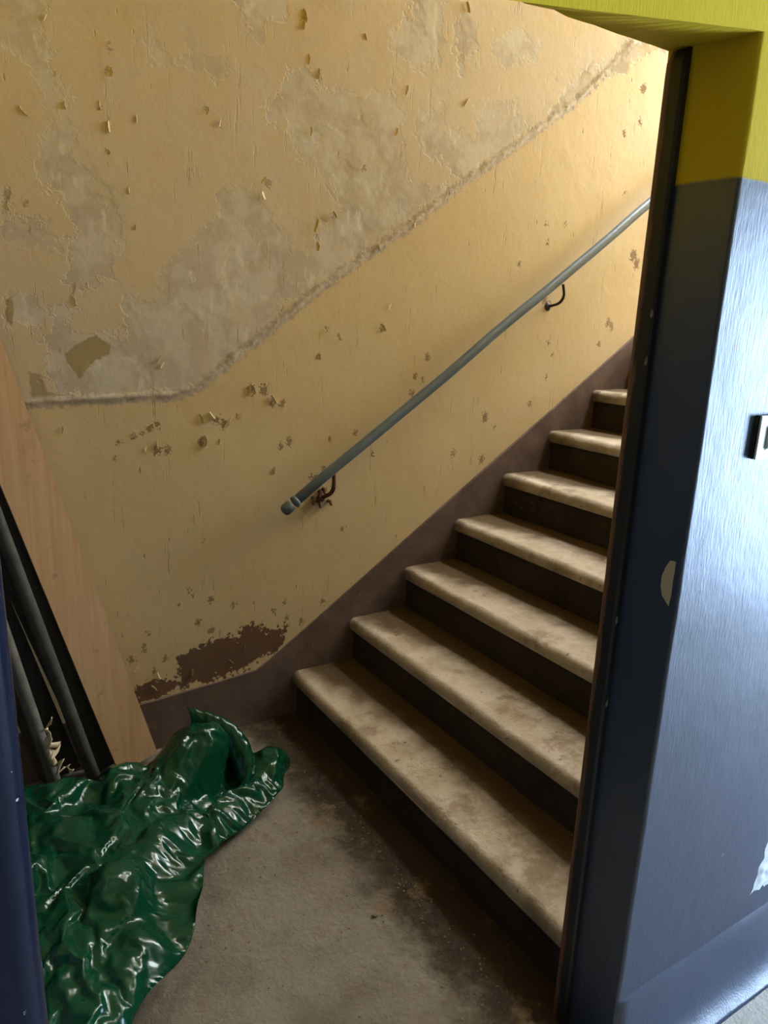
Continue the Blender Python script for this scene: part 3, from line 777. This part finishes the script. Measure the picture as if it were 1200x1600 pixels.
# pale half-moon where the paint is knocked off the reveal
bm = bmesh.new(); pts = [(1047, 876), (1040, 886), (1034, 900), (1032, 915), (1034, 930), (1044, 947), (1048, 930), (1050, 912), (1053, 895), (1055, 878)]
vs = [bm.verts.new(onX(x, y, XJ-.0015)-Vector((XJ, YO, 0))) for x, y in pts]; f0 = bm.faces.new(vs)
ext = bmesh.ops.extrude_face_region(bm, geom=[f0]); bmesh.ops.translate(bm, verts=[v for v in ext['geom'] if isinstance(v, bmesh.types.BMVert)], vec=(.003, 0, 0))
pc = from_bm('paint_chip', bm, M['chip'], wall_dr); pc.location = (XJ, YO, 0)
# small chips down the frame strip
R2 = random.Random(9)
for (x, y) in [(1017, 490), (1008, 565), (962, 970), (947, 1100), (884, 1490)]:
    c = onX(x, y, 1.0875); bm = bmesh.new()
    ring = [bm.verts.new((random.uniform(-.0005, .0005), .0018*math.cos(a)*R2.uniform(.6, 1.3), .008*math.sin(a)*R2.uniform(.6, 1.3))) for a in [2*math.pi*i/7 for i in range(7)]]
    f0 = bm.faces.new(ring); ext = bmesh.ops.extrude_face_region(bm, geom=[f0]); bmesh.ops.translate(bm, verts=[v for v in ext['geom'] if isinstance(v, bmesh.types.BMVert)], vec=(.003, 0, 0))
    o = from_bm('paint_chip', bm, M['dullchip'], post); o.location = (1.0885, min(c.y, .884), c.z)
# blistered pale paint low on the right wall
def blister():
    bm = bmesh.new(); nx, nz = 26, 60; g = {}
    for i in range(nx):
        for j in range(nz):
            u_ = i/(nx-1); v_ = j/(nz-1)
            z = .235+.27*v_; lft = 1.548+.075*v_ + .014*noise.noise((v_*9, 0, 2)); x = lft + (.17+.03*noise.noise((v_*6, 3, 1)))*u_
            e = min(u_, 1-u_, v_, 1-v_)*6; e = min(1, e)
            y = YO+.001 - e*(.004+.006*abs(noise.noise((x*42, z*26, 0)))+.004*noise.noise((x*90, z*70, 4)))
            g[i, j] = bm.verts.new((x, y, z))
    for i in range(nx-1):
        for j in range(nz-1): bm.faces.new((g[i, j], g[i+1, j], g[i+1, j+1], g[i, j+1]))
    return from_bm('paint_blister', bm, M['blister'], wall_dr, True)
blister()

# ------------------------------------------------------------------ curled flakes standing off the far wall
def flake_mesh(seed):
    R_ = random.Random(seed); bm = bmesh.new(); n = 5; cur = R_.uniform(1.0, 2.2); g = {}
    for i in range(n):
        for j in range(n):
            u_ = i/(n-1); v_ = j/(n-1)-.5
            w_ = 1-abs(v_)*R_.uniform(.5, .8)
            a = cur*u_; x = math.sin(a)/cur*w_; y = -(1-math.cos(a))/cur*w_
            g[i, j] = bm.verts.new((x+R_.uniform(-.05, .05), y, v_*1.5+R_.uniform(-.07, .07)))
    for i in range(n-1):
        for j in range(n-1): bm.faces.new((g[i, j], g[i+1, j], g[i+1, j+1], g[i, j+1]))
    bmesh.ops.recalc_face_normals(bm, faces=bm.faces)
    me = bpy.data.meshes.new('paint_flake'); bm.to_mesh(me); bm.free(); me.materials.append(M['flake'])
    for pg in me.polygons: pg.use_smooth = True
    return me
FM = [flake_mesh(i) for i in range(8)]
FL = [(168, 68, 9), (170, 112, 10), (157, 165, 9), (172, 198, 11), (168, 238, 7), (38, 172, 11), (215, 185, 7), (322, 172, 9), (345, 193, 9), (10, 300, 13), (14, 322, 12), (38, 310, 9), (45, 360, 7), (203, 298, 6), (210, 355, 6), (112, 450, 15), (113, 470, 13), (140, 445, 9), (249, 563, 9), (255, 571, 8), (312, 655, 10), (318, 690, 12), (333, 648, 9), (352, 664, 9), (393, 608, 12), (372, 650, 8), (247, 695, 9), (262, 700, 8), (230, 702, 8), (96, 672, 8), (426, 625, 9), (440, 632, 8), (430, 735, 9), (497, 558, 7), (513, 515, 6), (597, 513, 8), (610, 480, 6), (475, 25, 11), (473, 40, 8), (480, 92, 9), (496, 115, 9), (414, 305, 9), (522, 336, 9), (492, 352, 11), (494, 385, 9), (573, 57, 7), (729, 12, 9), (634, 140, 7), (730, 160, 8), (617, 205, 7), (485, 205, 9), (410, 280, 7), (388, 612, 8), (362, 655, 8), (210, 680, 6), (340, 690, 7), (72, 28, 9), (83, 115, 8), (103, 165, 9), (5, 325, 10), (395, 985, 8), (425, 990, 9), (380, 1010, 8), (360, 1035, 9), (300, 1050, 8), (250, 1055, 8), (240, 1075, 8), (215, 1045, 8), (650, 350, 6), (590, 388, 6), (440, 482, 6)]
R3 = random.Random(21)
for i, (x, y, s_) in enumerate(FL):
    c = onY(x, y, D); k = (onY(x+s_, y, D)-c).length
    o = bpy.data.objects.new('paint_flake', FM[i % 8]); col.objects.link(o); o.parent = wall_far
    o.location = (c.x, D-.001, c.z); o.scale = (k*R3.uniform(.45, .75)*R3.choice((-1, 1, 1)), k*R3.uniform(.22, .5), k*R3.uniform(.7, 1.1))
    o.rotation_euler = (0, R3.uniform(-.7, .7), 0)

# ------------------------------------------------------------------ crumbs on the landing floor (too many and small to count)
bm = bmesh.new(); R4 = random.Random(4)
for i in range(240):
    if i < 150:
        t = R4.random(); x = 1.02 - abs(R4.gauss(0, .05)) + .04; y = 1.0+1.35*t
    else: x, y = R4.uniform(.45, 1.1), R4.uniform(.95, 2.3)
    s_ = R4.uniform(.0015, .0042) if i != 200 else .009
    x = min(x, 1.14)
    mt = Matrix.Translation((x, y, s_*.45)) @ Matrix.Rotation(R4.uniform(0, 6), 4, 'Z') @ Matrix.Diagonal((s_*R4.uniform(.7, 1.5), s_, s_*.6, 1))
    bmesh.ops.create_icosphere(bm, subdivisions=1, radius=1, matrix=mt)
cr = from_bm('floor_crumbs', bm, M['crumb']); tag(cr, 'plaster crumbs scattered on the floor by the first step', 'debris', kind='stuff')
